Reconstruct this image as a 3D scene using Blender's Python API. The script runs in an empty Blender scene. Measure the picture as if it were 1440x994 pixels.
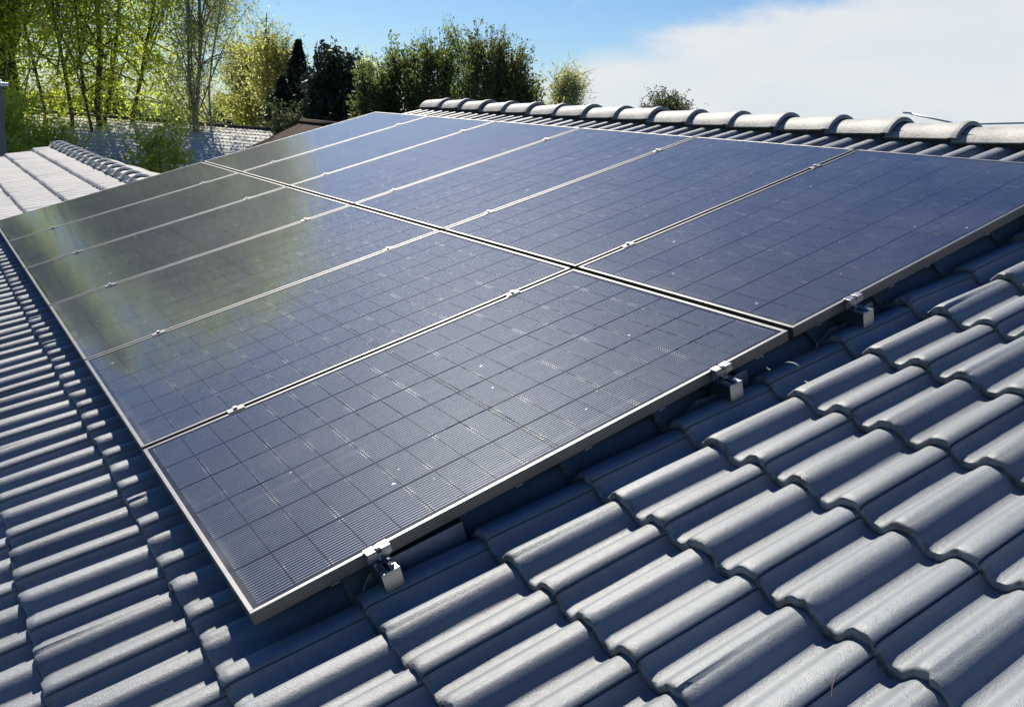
import bpy, bmesh, math, random
import numpy as np
from mathutils import Matrix, Vector

S = bpy.context.scene
COL = S.collection
rng = np.random.default_rng(11)
random.seed(5)

# ------------------------------------------------------------------ camera
Z0 = 3.25                       # height of the lower panel edge above the ground
TH = math.radians(18.43)        # roof pitch 1:3
CT, ST = math.cos(TH), math.sin(TH)

cam = bpy.data.cameras.new('camera')
cam.sensor_width = 36.0
cam.lens = 1276.2 / 1440 * 36.0
cam.clip_start = 0.05
cam.clip_end = 5000
cob = bpy.data.objects.new('camera', cam)
COL.objects.link(cob)
right = Vector((0.8358562611, -0.5432803600, 0.0786813901))
down = Vector((-0.0690791624, -0.2462890929, -0.9667314788))
fwd = Vector((0.5445845940, 0.8026133148, -0.2433916326))
CAM = Vector((-0.58858, -1.84597, 1.12811 + Z0))
m = Matrix.Identity(4)
for i in range(3):
    m[i][0] = right[i]; m[i][1] = -down[i]; m[i][2] = -fwd[i]; m[i][3] = CAM[i]
cob.matrix_world = m
S.camera = cob

# ------------------------------------------------------------------ light
SUN = Vector((0.1297, 0.6940, 0.7082)).normalized()      # towards the sun
sun = bpy.data.lights.new('sun', 'SUN')
sun.energy = 5.0
sun.angle = math.radians(0.53)
sun.color = (1.0, 0.925, 0.80)
sob = bpy.data.objects.new('sun', sun)
COL.objects.link(sob)
sob.rotation_euler = SUN.to_track_quat('Z', 'Y').to_euler()

world = bpy.data.worlds.new('World')
S.world = world
world.use_nodes = True
wt = world.node_tree
wt.nodes.clear()


def nd(t, typ, **kw):
    n = t.nodes.new(typ)
    for k, v in kw.items():
        setattr(n, k, v)
    return n


def mth(t, op, a, b=None, c=None, clamp=False):
    n = nd(t, 'ShaderNodeMath', operation=op, use_clamp=clamp)
    for i, v in enumerate((a, b, c)):
        if v is None:
            continue
        if isinstance(v, (int, float)):
            n.inputs[i].default_value = v
        else:
            t.links.new(v, n.inputs[i])
    return n.outputs[0]


def smooth(t, v, lo, hi):
    n = nd(t, 'ShaderNodeMapRange', interpolation_type='SMOOTHSTEP')
    t.links.new(v, n.inputs['Value'])
    n.inputs['From Min'].default_value = lo
    n.inputs['From Max'].default_value = hi
    return n.outputs[0]


def mixc(t, fac, a, b, blend='MIX'):
    n = nd(t, 'ShaderNodeMix', data_type='RGBA', blend_type=blend)
    for sock, v in ((n.inputs[0], fac), (n.inputs[6], a), (n.inputs[7], b)):
        if isinstance(v, (int, float)):
            sock.default_value = v
        elif isinstance(v, tuple):
            sock.default_value = v if len(v) == 4 else (*v, 1)
        else:
            t.links.new(v, sock)
    return n.outputs[2]


def noise(t, vec, scale, detail=4, rough=0.55, dist=0.0):
    n = nd(t, 'ShaderNodeTexNoise')
    n.inputs['Scale'].default_value = scale
    n.inputs['Detail'].default_value = detail
    n.inputs['Roughness'].default_value = rough
    n.inputs['Distortion'].default_value = dist
    if vec is not None:
        t.links.new(vec, n.inputs['Vector'])
    return n.outputs['Fac']


SKY_STRENGTH = 0.05
sky = nd(wt, 'ShaderNodeTexSky', sky_type='NISHITA', sun_disc=False)
sky.sun_elevation = math.asin(SUN.z)
sky.sun_rotation = math.atan2(SUN.x, SUN.y)
sky.altitude = 100
sky.air_density = 1.0
sky.dust_density = 0.25
sky.ozone_density = 2.2
tc = nd(wt, 'ShaderNodeTexCoord')
sep = nd(wt, 'ShaderNodeSeparateXYZ')
wt.links.new(tc.outputs['Generated'], sep.inputs[0])
az = mth(wt, 'MULTIPLY', mth(wt, 'ARCTAN2', sep.outputs[0], sep.outputs[1]), 57.2958)
el = mth(wt, 'MULTIPLY', mth(wt, 'ARCSINE', sep.outputs[2]), 57.2958)
mp = nd(wt, 'ShaderNodeMapping')
mp.inputs['Scale'].default_value = (1, 1, 2.6)
wt.links.new(tc.outputs['Generated'], mp.inputs[0])
n1 = noise(wt, mp.outputs[0], 5.0, 7, 0.55, 0.4)
n2 = noise(wt, mp.outputs[0], 14.0, 6, 0.6, 0.2)
bank = mth(wt, 'SUBTRACT', az, mth(wt, 'MULTIPLY_ADD', el, 2.9, 26.0))
bank = mth(wt, 'ADD', bank, mth(wt, 'MULTIPLY', mth(wt, 'SUBTRACT', n1, 0.5), 16.0))
bank = mth(wt, 'ADD', bank, mth(wt, 'MULTIPLY', mth(wt, 'SUBTRACT', n2, 0.5), 4.0))
cm = smooth(wt, bank, -2.2, 4.2)
azfade = mth(wt, 'SUBTRACT', 1.0, smooth(wt, az, 75, 110))
cm = mth(wt, 'MULTIPLY', mth(wt, 'MULTIPLY', cm, azfade), 0.93)
wisp = mth(wt, 'MULTIPLY', smooth(wt, n2, 0.66, 0.78), 0.45)
wisp = mth(wt, 'MULTIPLY', wisp, mth(wt, 'SUBTRACT', 1.0, smooth(wt, el, 12, 30)))
cm = mth(wt, 'MAXIMUM', cm, wisp)
ccol = mixc(wt, smooth(wt, n1, 0.35, 0.7), (9.6, 10.2, 10.7), (10.6, 10.8, 10.9))
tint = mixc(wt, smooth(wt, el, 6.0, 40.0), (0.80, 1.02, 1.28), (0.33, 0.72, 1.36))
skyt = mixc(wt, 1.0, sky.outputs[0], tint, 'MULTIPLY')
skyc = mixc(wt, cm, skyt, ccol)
bg = nd(wt, 'ShaderNodeBackground')
bg.inputs[1].default_value = SKY_STRENGTH
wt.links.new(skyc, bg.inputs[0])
wo = nd(wt, 'ShaderNodeOutputWorld')
wt.links.new(bg.outputs[0], wo.inputs[0])

S.view_settings.view_transform = 'Standard'
S.view_settings.look = 'None'
S.view_settings.exposure = 0.65
S.view_settings.gamma = 1.0
S.view_settings.use_curve_mapping = False


# ------------------------------------------------------------------ helpers
def mat(name, col=(0.5, 0.5, 0.5), rough=0.6, metal=0.0, spec=0.5):
    mm = bpy.data.materials.new(name)
    mm.use_nodes = True
    b = mm.node_tree.nodes['Principled BSDF']
    b.inputs['Base Color'].default_value = (*col, 1)
    b.inputs['Roughness'].default_value = rough
    b.inputs['Metallic'].default_value = metal
    b.inputs['Specular IOR Level'].default_value = spec
    return mm, mm.node_tree, b


def bump(t, b, height, strength=0.3, dist=0.01):
    n = nd(t, 'ShaderNodeBump')
    n.inputs['Strength'].default_value = strength
    n.inputs['Distance'].default_value = dist
    t.links.new(height, n.inputs['Height'])
    t.links.new(n.outputs[0], b.inputs['Normal'])


def tag(o, label=None, cat=None, group=None, kind=None):
    if label: o['label'] = label
    if cat: o['category'] = cat
    if group: o['group'] = group
    if kind: o['kind'] = kind
    return o


def empty(name, loc=(0, 0, 0), rot=(0, 0, 0)):
    o = bpy.data.objects.new(name, None)
    o.empty_display_size = 0.1
    o.location = loc
    o.rotation_euler = rot
    COL.objects.link(o)
    return o


class MB:
    """collects verts and faces for one mesh"""
    def __init__(s):
        s.v = []; s.f = []; s.mi = []

    def add(s, vs, fs, mi=0):
        o = len(s.v)
        s.v.extend([tuple(p) for p in vs])
        s.f.extend([tuple(i + o for i in f) for f in fs])
        s.mi.extend([mi] * len(fs))

    def box(s, x0, x1, y0, y1, z0, z1, c=0.0, mi=0):
        """box with optional chamfer c on all edges"""
        if c <= 0:
            vs = [(x, y, z) for z in (z0, z1) for y in (y0, y1) for x in (x0, x1)]
            s.add(vs, [(0, 2, 3, 1), (4, 5, 7, 6), (0, 1, 5, 4), (2, 6, 7, 3), (0, 4, 6, 2), (1, 3, 7, 5)], mi)
            return
        bm = bmesh.new()
        bmesh.ops.create_cube(bm, size=1.0)
        for v in bm.verts:
            v.co.x = x0 + (v.co.x + .5) * (x1 - x0)
            v.co.y = y0 + (v.co.y + .5) * (y1 - y0)
            v.co.z = z0 + (v.co.z + .5) * (z1 - z0)
        bmesh.ops.bevel(bm, geom=bm.edges[:], offset=c, segments=2, affect='EDGES', profile=0.5)
        bm.verts.index_update()
        s.add([v.co[:] for v in bm.verts], [[v.index for v in f.verts] for f in bm.faces], mi)
        bm.free()

    def tube(s, pts, rad, n=6, mi=0, cap=True):
        pts = [Vector(p) for p in pts]
        if isinstance(rad, (int, float)):
            rad = [rad] * len(pts)
        rings = []
        ref = Vector((0.31, 0.17, 0.94))
        for i, p in enumerate(pts):
            d = (pts[min(i + 1, len(pts) - 1)] - pts[max(i - 1, 0)])
            if d.length < 1e-9: d = Vector((0, 0, 1))
            d.normalize()
            a = d.cross(ref)
            if a.length < 1e-3: a = d.cross(Vector((1, 0, 0)))
            a.normalize(); b = d.cross(a)
            rings.append([p + (a * math.cos(k * 2 * math.pi / n) + b * math.sin(k * 2 * math.pi / n)) * rad[i] for k in range(n)])
        vs = [q for r in rings for q in r]
        fs = []
        for i in range(len(rings) - 1):
            for k in range(n):
                fs.append((i * n + k, i * n + (k + 1) % n, (i + 1) * n + (k + 1) % n, (i + 1) * n + k))
        if cap:
            fs.append(tuple(range(n))[::-1])
            fs.append(tuple((len(rings) - 1) * n + k for k in range(n)))
        s.add(vs, fs, mi)

    def prism(s, poly, y0, y1, mi=0):
        """polygon in x,z extruded along y"""
        n = len(poly)
        vs = [(p[0], y0, p[1]) for p in poly] + [(p[0], y1, p[1]) for p in poly]
        fs = [tuple(range(n)), tuple(range(n, 2 * n))[::-1]]
        fs += [(i, i + n, (i + 1) % n + n, (i + 1) % n) for i in range(n)]
        s.add(vs, fs, mi)

    def build(s, name, mats, parent=None, smooth=False, fixn=True):
        me = bpy.data.meshes.new(name)
        me.from_pydata(s.v, [], s.f)
        if not isinstance(mats, (list, tuple)): mats = [mats]
        for q in mats: me.materials.append(q)
        if len(mats) > 1:
            me.polygons.foreach_set('material_index', s.mi)
        if fixn:
            bm = bmesh.new(); bm.from_mesh(me)
            bmesh.ops.recalc_face_normals(bm, faces=bm.faces)
            bm.to_mesh(me); bm.free()
        if smooth:
            me.polygons.foreach_set('use_smooth', [True] * len(me.polygons))
        me.update()
        o = bpy.data.objects.new(name, me)
        COL.objects.link(o)
        if parent: o.parent = parent
        return o


def npmesh(name, V, F, mats, parent=None, smooth=False, mi=None):
    """numpy verts (n,3), faces (m,4) -> object"""
    me = bpy.data.meshes.new(name)
    k = F.shape[1]
    me.vertices.add(len(V)); me.vertices.foreach_set('co', np.ascontiguousarray(V, dtype=np.float32).ravel())
    me.loops.add(F.size); me.loops.foreach_set('vertex_index', F.astype(np.int32).ravel())
    me.polygons.add(len(F))
    me.polygons.foreach_set('loop_start', np.arange(0, F.size, k, dtype=np.int32))
    me.polygons.foreach_set('loop_total', np.full(len(F), k, dtype=np.int32))
    if not isinstance(mats, (list, tuple)): mats = [mats]
    for q in mats: me.materials.append(q)
    if mi is not None: me.polygons.foreach_set('material_index', mi.astype(np.int32))
    if smooth: me.polygons.foreach_set('use_smooth', np.ones(len(F), dtype=bool))
    me.update(calc_edges=True)
    o = bpy.data.objects.new(name, me)
    COL.objects.link(o)
    if parent: o.parent = parent
    return o


def plane_pt(v, u, n):
    """roof-plane coordinates (up slope, along ridge, normal) -> world"""
    return Vector((v * CT - n * ST, u, v * ST + n * CT + Z0))


ROOF_ROT = (0, -TH, 0)

# ------------------------------------------------------------------ materials
# glazed grey concrete tile
TILE, t, b = mat('tile_paint', rough=0.42, spec=0.6)
tcn = nd(t, 'ShaderNodeTexCoord')
na = noise(t, tcn.outputs['Object'], 3.0, 5, 0.6)
nb = noise(t, tcn.outputs['Object'], 45.0, 4, 0.6)
nc = noise(t, tcn.outputs['Object'], 420.0, 2, 0.6)
c1 = mixc(t, smooth(t, na, 0.3, 0.7), (0.142, 0.162, 0.180), (0.178, 0.200, 0.216))
c1 = mixc(t, mth(t, 'MULTIPLY', smooth(t, nb, 0.55, 0.75), 0.22), c1, (0.33, 0.31, 0.26))
spk = mth(t, 'MULTIPLY', smooth(t, nc, 0.68, 0.76), 0.5)
c1 = mixc(t, spk, c1, (0.10, 0.10, 0.09))
# every tile came out of the kiln a little different
spt = nd(t, 'ShaderNodeSeparateXYZ')
t.links.new(tcn.outputs['Object'], spt.inputs[0])
cmb = nd(t, 'ShaderNodeCombineXYZ')
t.links.new(mth(t, 'FLOOR', mth(t, 'DIVIDE', mth(t, 'ADD', spt.outputs[0], 3.596), 0.3485)), cmb.inputs[0])
t.links.new(mth(t, 'FLOOR', mth(t, 'DIVIDE', mth(t, 'ADD', spt.outputs[1], 8.88 + 0.330 + 1.5 + 0.033), 0.296)), cmb.inputs[1])
wnz = nd(t, 'ShaderNodeTexWhiteNoise', noise_dimensions='2D')
t.links.new(cmb.outputs[0], wnz.inputs['Vector'])
hsv = nd(t, 'ShaderNodeHueSaturation')
t.links.new(mth(t, 'MULTIPLY_ADD', wnz.outputs['Value'], 0.22, 0.89), hsv.inputs['Value'])
t.links.new(c1, hsv.inputs['Color'])
c1 = hsv.outputs[0]
# lichen and grime at the worn noses, in the laps and in patches of its own
spx = nd(t, 'ShaderNodeSeparateXYZ')
t.links.new(tcn.outputs['Object'], spx.inputs[0])
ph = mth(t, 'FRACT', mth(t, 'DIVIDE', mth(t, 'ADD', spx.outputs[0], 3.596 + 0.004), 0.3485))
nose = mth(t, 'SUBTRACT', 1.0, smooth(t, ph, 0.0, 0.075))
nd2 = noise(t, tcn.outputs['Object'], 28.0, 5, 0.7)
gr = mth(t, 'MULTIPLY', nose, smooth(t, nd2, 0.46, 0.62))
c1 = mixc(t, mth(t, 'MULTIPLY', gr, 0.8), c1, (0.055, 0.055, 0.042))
nd3 = noise(t, tcn.outputs['Object'], 110.0, 4, 0.75)
c1 = mixc(t, mth(t, 'MULTIPLY', smooth(t, nd3, 0.60, 0.72), 0.35), c1, (0.30, 0.29, 0.24))
nd4 = noise(t, tcn.outputs['Object'], 60.0, 2, 0.5)
c1 = mixc(t, mth(t, 'MULTIPLY', smooth(t, nd4, 0.74, 0.77), 0.8), c1, (0.05, 0.05, 0.04))
t.links.new(c1, b.inputs['Base Color'])
t.links.new(mth(t, 'MULTIPLY_ADD', nb, 0.2, 0.40), b.inputs['Roughness'])
hh = mth(t, 'ADD', mth(t, 'MULTIPLY', nb, 0.5), mth(t, 'MULTIPLY', mth(t, 'ADD', nc, nd3), 0.45))
bump(t, b, hh, 0.5, 0.004)

# weathered ridge caps
CAP, t, b = mat('ridge_cap_concrete', rough=0.6)
tcn = nd(t, 'ShaderNodeTexCoord')
na = noise(t, tcn.outputs['Object'], 9.0, 6, 0.65)
nb = noise(t, tcn.outputs['Object'], 70.0, 4, 0.7)
c1 = mixc(t, smooth(t, na, 0.35, 0.68), (0.225, 0.225, 0.218), (0.335, 0.33, 0.305))
c1 = mixc(t, mth(t, 'MULTIPLY', smooth(t, nb, 0.56, 0.68), 0.6), c1, (0.16, 0.155, 0.14))
t.links.new(c1, b.inputs['Base Color'])
bump(t, b, nb, 0.5, 0.006)

# light grey tile of the lower neighbour roof
PALE, t, b = mat('pale_roof_tile', rough=0.75, spec=0.12)
tcn = nd(t, 'ShaderNodeTexCoord')
na = noise(t, tcn.outputs['Object'], 2.5, 5, 0.6)
nb = noise(t, tcn.outputs['Object'], 40.0, 4, 0.6)
c1 = mixc(t, smooth(t, na, 0.3, 0.7), (0.47, 0.465, 0.44), (0.55, 0.54, 0.51))
t.links.new(c1, b.inputs['Base Color'])
bump(t, b, nb, 0.2, 0.004)

PALE2, t, b = mat('far_roof_tile', rough=0.8, spec=0.15)
tcn = nd(t, 'ShaderNodeTexCoord')
na = noise(t, tcn.outputs['Object'], 1.2, 5, 0.65)
c1 = mixc(t, smooth(t, na, 0.3, 0.7), (0.52, 0.51, 0.46), (0.66, 0.65, 0.60))
t.links.new(c1, b.inputs['Base Color'])

BROWN, t, b = mat('brown_roof', (0.052, 0.037, 0.031), 0.9, 0.0, 0.1)
tcn = nd(t, 'ShaderNodeTexCoord')
wv = nd(t, 'ShaderNodeTexWave', wave_type='BANDS', bands_direction='Z')
wv.inputs['Scale'].default_value = 4.0
t.links.new(tcn.outputs['Object'], wv.inputs[0])
bump(t, b, wv.outputs['Fac'], 0.5, 0.03)

WALL, t, b = mat('wall_board', rough=0.8)
tcn = nd(t, 'ShaderNodeTexCoord')
wv = nd(t, 'ShaderNodeTexWave', wave_type='BANDS', bands_direction='Z')
wv.inputs['Scale'].default_value = 2.2
t.links.new(tcn.outputs['Object'], wv.inputs[0])
na = noise(t, tcn.outputs['Object'], 4.0)
t.links.new(mixc(t, na, (0.34, 0.30, 0.25), (0.42, 0.38, 0.32)), b.inputs['Base Color'])
bump(t, b, wv.outputs['Fac'], 0.4, 0.02)

WOOD, t, b = mat('dark_verge_board', (0.055, 0.05, 0.046), 0.7)
tcn = nd(t, 'ShaderNodeTexCoord')
bump(t, b, noise(t, tcn.outputs['Object'], 30), 0.3, 0.004)

RENDER, t, b = mat('grey_render', rough=0.9)
tcn = nd(t, 'ShaderNodeTexCoord')
na = noise(t, tcn.outputs['Object'], 6.0, 6, 0.7)
t.links.new(mixc(t, na, (0.15, 0.15, 0.155), (0.24, 0.24, 0.24)), b.inputs['Base Color'])
bump(t, b, noise(t, tcn.outputs['Object'], 60), 0.4, 0.01)

LIGHTCAP, t, b = mat('zinc_cap', (0.62, 0.63, 0.64), 0.4, 0.6)
bump(t, b, noise(t, None, 30), 0.1, 0.002)

# dark anodised panel frame
FRAME, t, b = mat('anodised_frame', (0.165, 0.167, 0.172), 0.34, 1.0)
tcn = nd(t, 'ShaderNodeTexCoord')
na = noise(t, tcn.outputs['Object'], 25.0, 4)
t.links.new(mth(t, 'MULTIPLY_ADD', na, 0.16, 0.36), b.inputs['Roughness'])

ALU, t, b = mat('aluminium', (0.36, 0.365, 0.375), 0.32, 1.0)
tcn = nd(t, 'ShaderNodeTexCoord')
na = noise(t, tcn.outputs['Object'], 60.0, 4)
t.links.new(mth(t, 'MULTIPLY_ADD', na, 0.2, 0.22), b.inputs['Roughness'])
bump(t, b, na, 0.05, 0.001)

STEEL, t, b = mat('galvanised_steel', (0.46, 0.48, 0.51), 0.42, 0.85)
tcn = nd(t, 'ShaderNodeTexCoord')
vor = nd(t, 'ShaderNodeTexVoronoi')
vor.inputs['Scale'].default_value = 60
t.links.new(tcn.outputs['Object'], vor.inputs['Vector'])
t.links.new(mixc(t, vor.outputs['Distance'], (0.42, 0.44, 0.47), (0.55, 0.57, 0.6)), b.inputs['Base Color'])

# panel glass with cells: object coordinates run x = up the slope, y = along the ridge
PW, PL = 1.134, 1.80
CELLM, t, b = mat('solar_cells', rough=0.5, spec=0.015)
tcn = nd(t, 'ShaderNodeTexCoord')
sp = nd(t, 'ShaderNodeSeparateXYZ')
t.links.new(tcn.outputs['Object'], sp.inputs[0])
X, Y = sp.outputs[0], sp.outputs[1]
cp, hp = 0.1825, 0.0965
yc = mth(t, 'SUBTRACT', Y, (PW - 6 * cp) / 2)                      # 0 .. 6 cp
xc = mth(t, 'SUBTRACT', X, PL / 2)
ax = mth(t, 'SUBTRACT', mth(t, 'ABSOLUTE', xc), 0.007)             # middle gap
fy = mth(t, 'FRACT', mth(t, 'DIVIDE', yc, cp))
fx = mth(t, 'FRACT', mth(t, 'DIVIDE', ax, hp))
dy = mth(t, 'MULTIPLY', mth(t, 'SUBTRACT', 0.5, mth(t, 'ABSOLUTE', mth(t, 'SUBTRACT', fy, 0.5))), cp)
dx = mth(t, 'MULTIPLY', mth(t, 'SUBTRACT', 0.5, mth(t, 'ABSOLUTE', mth(t, 'SUBTRACT', fx, 0.5))), hp)
iny = mth(t, 'MULTIPLY', mth(t, 'GREATER_THAN', yc, 0.0), mth(t, 'LESS_THAN', yc, 6 * cp))
inx = mth(t, 'MULTIPLY', mth(t, 'GREATER_THAN', ax, 0.0), mth(t, 'LESS_THAN', ax, 9 * hp))
cell = mth(t, 'MULTIPLY', mth(t, 'GREATER_THAN', dy, 0.0030), mth(t, 'GREATER_THAN', dx, 0.0019))
cell = mth(t, 'MULTIPLY', cell, mth(t, 'MULTIPLY', inx, iny))
fb = mth(t, 'FRACT', mth(t, 'DIVIDE', mth(t, 'SUBTRACT', mth(t, 'MULTIPLY', fy, cp), 0.005), (cp - 0.010) / 16))
wire = mth(t, 'LESS_THAN', mth(t, 'ABSOLUTE', mth(t, 'SUBTRACT', fb, 0.5)), 0.062)
wire = mth(t, 'MULTIPLY', wire, mth(t, 'MULTIPLY', mth(t, 'GREATER_THAN', dy, 0.005), mth(t, 'GREATER_THAN', dx, 0.0019)))
wire = mth(t, 'MULTIPLY', wire, mth(t, 'MULTIPLY', iny, mth(t, 'LESS_THAN', ax, 9 * hp)))
# pale glints painted into the wire colour beside the half-cell gaps
pn = noise(t, tcn.outputs['Object'], 7.0, 3, 0.6)
painted_glint = mth(t, 'MULTIPLY', mth(t, 'LESS_THAN', dx, 0.0070), smooth(t, pn, 0.50, 0.66))
oi = nd(t, 'ShaderNodeObjectInfo')
va = nd(t, 'ShaderNodeVectorMath', operation='ADD')
t.links.new(tcn.outputs['Object'], va.inputs[0])
sc = nd(t, 'ShaderNodeVectorMath', operation='SCALE')
sc.inputs[0].default_value = (37, 53, 19)
t.links.new(oi.outputs['Random'], sc.inputs['Scale'])
t.links.new(sc.outputs[0], va.inputs[1])
P = va.outputs[0]
t.links.new(mth(t, 'MULTIPLY', wire, 0.55), b.inputs['Metallic'])
base = mixc(t, cell, (0.010, 0.011, 0.013), (0.008, 0.014, 0.034))
base = mixc(t, mth(t, 'MULTIPLY', wire, 0.9), base, (0.15, 0.175, 0.21))
base = mixc(t, mth(t, 'MULTIPLY', mth(t, 'MULTIPLY', painted_glint, wire), 0.6), base, (0.75, 0.76, 0.78))
dust = noise(t, P, 2.2, 6, 0.62)
fine = noise(t, P, 130.0, 3, 0.6)
dmask = mth(t, 'MULTIPLY_ADD', smooth(t, dust, 0.35, 0.75), 0.045, 0.014)
dmask = mth(t, 'MULTIPLY', dmask, mth(t, 'MULTIPLY_ADD', noise(t, P, 35.0, 3, 0.6), 1.2, 0.3))
edge = mth(t, 'MULTIPLY', mth(t, 'SUBTRACT', 1.0, smooth(t, X, 0.012, 0.055)), mth(t, 'MULTIPLY', smooth(t, dust, 0.38, 0.62), 0.16))
streak_map = nd(t, 'ShaderNodeMapping')
streak_map.inputs['Scale'].default_value = (0.5, 14.0, 1.0)
t.links.new(P, streak_map.inputs[0])
streak = mth(t, 'MULTIPLY', smooth(t, noise(t, streak_map.outputs[0], 1.6, 4, 0.6), 0.56, 0.74), 0.035)
dmask = mth(t, 'ADD', mth(t, 'ADD', dmask, edge), streak)
dmask = mth(t, 'ADD', dmask, mth(t, 'MULTIPLY', oi.outputs['Random'], 0.012))
base = mixc(t, dmask, base, (0.42, 0.41, 0.39))
v2 = nd(t, 'ShaderNodeTexVoronoi')
v2.inputs['Scale'].default_value = 9.0
t.links.new(P, v2.inputs['Vector'])
wn = noise(t, P, 24.0, 3, 0.7)
spot = mth(t, 'LESS_THAN', mth(t, 'MULTIPLY_ADD', wn, 0.35, v2.outputs['Distance']), 0.20)
spot = mth(t, 'MULTIPLY', spot, mth(t, 'GREATER_THAN', fine, 0.45))
base = mixc(t, mth(t, 'MULTIPLY', spot, 0.55), base, (0.6, 0.6, 0.58))
t.links.new(base, b.inputs['Base Color'])
t.links.new(mth(t, 'MULTIPLY_ADD', dust, 0.16, 0.38), b.inputs['Roughness'])
b.inputs['Coat Weight'].default_value = 0.9
b.inputs['Coat IOR'].default_value = 1.42
t.links.new(mth(t, 'MULTIPLY_ADD', dust, 0.05, 0.045), b.inputs['Coat Roughness'])
bn = nd(t, 'ShaderNodeBump')
bn.inputs['Strength'].default_value = 0.03
bn.inputs['Distance'].default_value = 0.002
t.links.new(noise(t, P, 18.0, 2, 0.5), bn.inputs['Height'])
t.links.new(bn.outputs[0], b.inputs['Normal'])

BACK, _, _ = mat('backsheet', (0.03, 0.03, 0.033), 0.6)

GRASS, t, b = mat('lawn', rough=0.9)
tcn = nd(t, 'ShaderNodeTexCoord')
na = noise(t, tcn.outputs['Object'], 0.35, 8, 0.65)
t.links.new(mixc(t, na, (0.035, 0.06, 0.015), (0.09, 0.11, 0.035)), b.inputs['Base Color'])
bump(t, b, noise(t, tcn.outputs['Object'], 20, 6), 0.6, 0.05)


def bark(name, c0, c1):
    mm, t, b = mat(name, rough=0.9)
    tcn = nd(t, 'ShaderNodeTexCoord')
    na = noise(t, tcn.outputs['Object'], 7.0, 6, 0.7)
    t.links.new(mixc(t, smooth(t, na, 0.35, 0.65), c0, c1), b.inputs['Base Color'])
    bump(t, b, na, 0.6, 0.03)
    return mm


def foliage(name, c0, c1, c2=None, trans=0.45):
    """leaves: two tones by clump, a third by leaf, light shines through"""
    mm = bpy.data.materials.new(name)
    mm.use_nodes = True
    t = mm.node_tree
    t.nodes.clear()
    tcn = nd(t, 'ShaderNodeTexCoord')
    g = nd(t, 'ShaderNodeNewGeometry')
    na = noise(t, tcn.outputs['Object'], 0.9, 4, 0.6)
    c = mixc(t, smooth(t, na, 0.35, 0.65), c0, c1)
    c = mixc(t, mth(t, 'MULTIPLY', g.outputs['Random Per Island'], 0.7), c, c2 or c1)
    p = nd(t, 'ShaderNodeBsdfPrincipled')
    p.inputs['Roughness'].default_value = 0.55
    p.inputs['Specular IOR Level'].default_value = 0.3
    t.links.new(c, p.inputs['Base Color'])
    tr = nd(t, 'ShaderNodeBsdfTranslucent')
    br = nd(t, 'ShaderNodeHueSaturation')
    br.inputs['Value'].default_value = 2.9
    br.inputs['Saturation'].default_value = 1.05
    t.links.new(c, br.inputs['Color'])
    t.links.new(br.outputs[0], tr.inputs['Color'])
    mx = nd(t, 'ShaderNodeMixShader')
    mx.inputs[0].default_value = trans
    t.links.new(p.outputs[0], mx.inputs[1])
    t.links.new(tr.outputs[0], mx.inputs[2])
    out = nd(t, 'ShaderNodeOutputMaterial')
    t.links.new(mx.outputs[0], out.inputs[0])
    return mm


BARK_D = bark('dark_bark', (0.06, 0.05, 0.035), (0.15, 0.125, 0.09))
BARK_P = bark('pale_bark', (0.12, 0.11, 0.09), (0.34, 0.32, 0.28))
LEAF_YG = foliage('spring_leaf', (0.15, 0.20, 0.032), (0.23, 0.26, 0.042), (0.28, 0.29, 0.06), 0.75)
LEAF_PALE = foliage('pale_birch_leaf', (0.16, 0.19, 0.07), (0.21, 0.23, 0.09), (0.24, 0.24, 0.1), 0.65)
LEAF_GOLD = foliage('young_gold_leaf', (0.14, 0.175, 0.03), (0.19, 0.205, 0.04), (0.22, 0.19, 0.05), 0.6)
LEAF_DARK = foliage('dark_needle', (0.010, 0.020, 0.014), (0.022, 0.036, 0.022), (0.03, 0.045, 0.03), 0.12)
LEAF_HEDGE = foliage('arborvitae_leaf', (0.030, 0.055, 0.022), (0.070, 0.10, 0.030), (0.11, 0.12, 0.035), 0.45)
LEAF_BROWN = foliage('bronze_leaf', (0.034, 0.055, 0.022), (0.070, 0.092, 0.030), (0.11, 0.105, 0.036), 0.42)
LEAF_POPLAR = foliage('poplar_leaf', (0.06, 0.10, 0.03), (0.11, 0.15, 0.04), (0.16, 0.18, 0.07), 0.5)
LEAF_PINE = foliage('pine_needle', (0.03, 0.045, 0.02), (0.06, 0.075, 0.03), (0.085, 0.09, 0.045), 0.2)


# ------------------------------------------------------------------ ground and sky setting
g = MB()
g.add([(-900, -900, 0), (900, -900, 0), (900, 900, 0), (-900, 900, 0)], [(0, 1, 2, 3)])
tag(g.build('ground', GRASS), kind='structure')


# ------------------------------------------------------------------ roof tiling
def roll_profile(s, pitch, hr, joint_period=None, joint_at=0.0):
    """height across the slope; s in metres; crest at s = 0"""
    x = np.cos(2 * np.pi * s / pitch)
    k = np.clip((x + 0.92) / 1.92, 0, 1) ** 0.72
    z = hr * (k * k * (3 - 2 * k) * 0.84 + 0.16 * (0.5 + 0.5 * x))
    if joint_period:
        # one roll in two carries the side lap: a small step and a groove on the near side
        q = (s - joint_at + joint_period / 2) % joint_period - joint_period / 2
        rr_ = np.clip(1 - (q + 0.030) / 0.06, 0, 1)
        z = z + 0.0034 * rr_ * rr_ * (3 - 2 * rr_) * (q > -0.0300)
        z = np.where((q <= -0.0300) & (q > -0.0350), z - 0.0085, z)
        z = np.where((q <= -0.0350) & (q > -0.0400), z + 0.0022, z)
    return z


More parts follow.
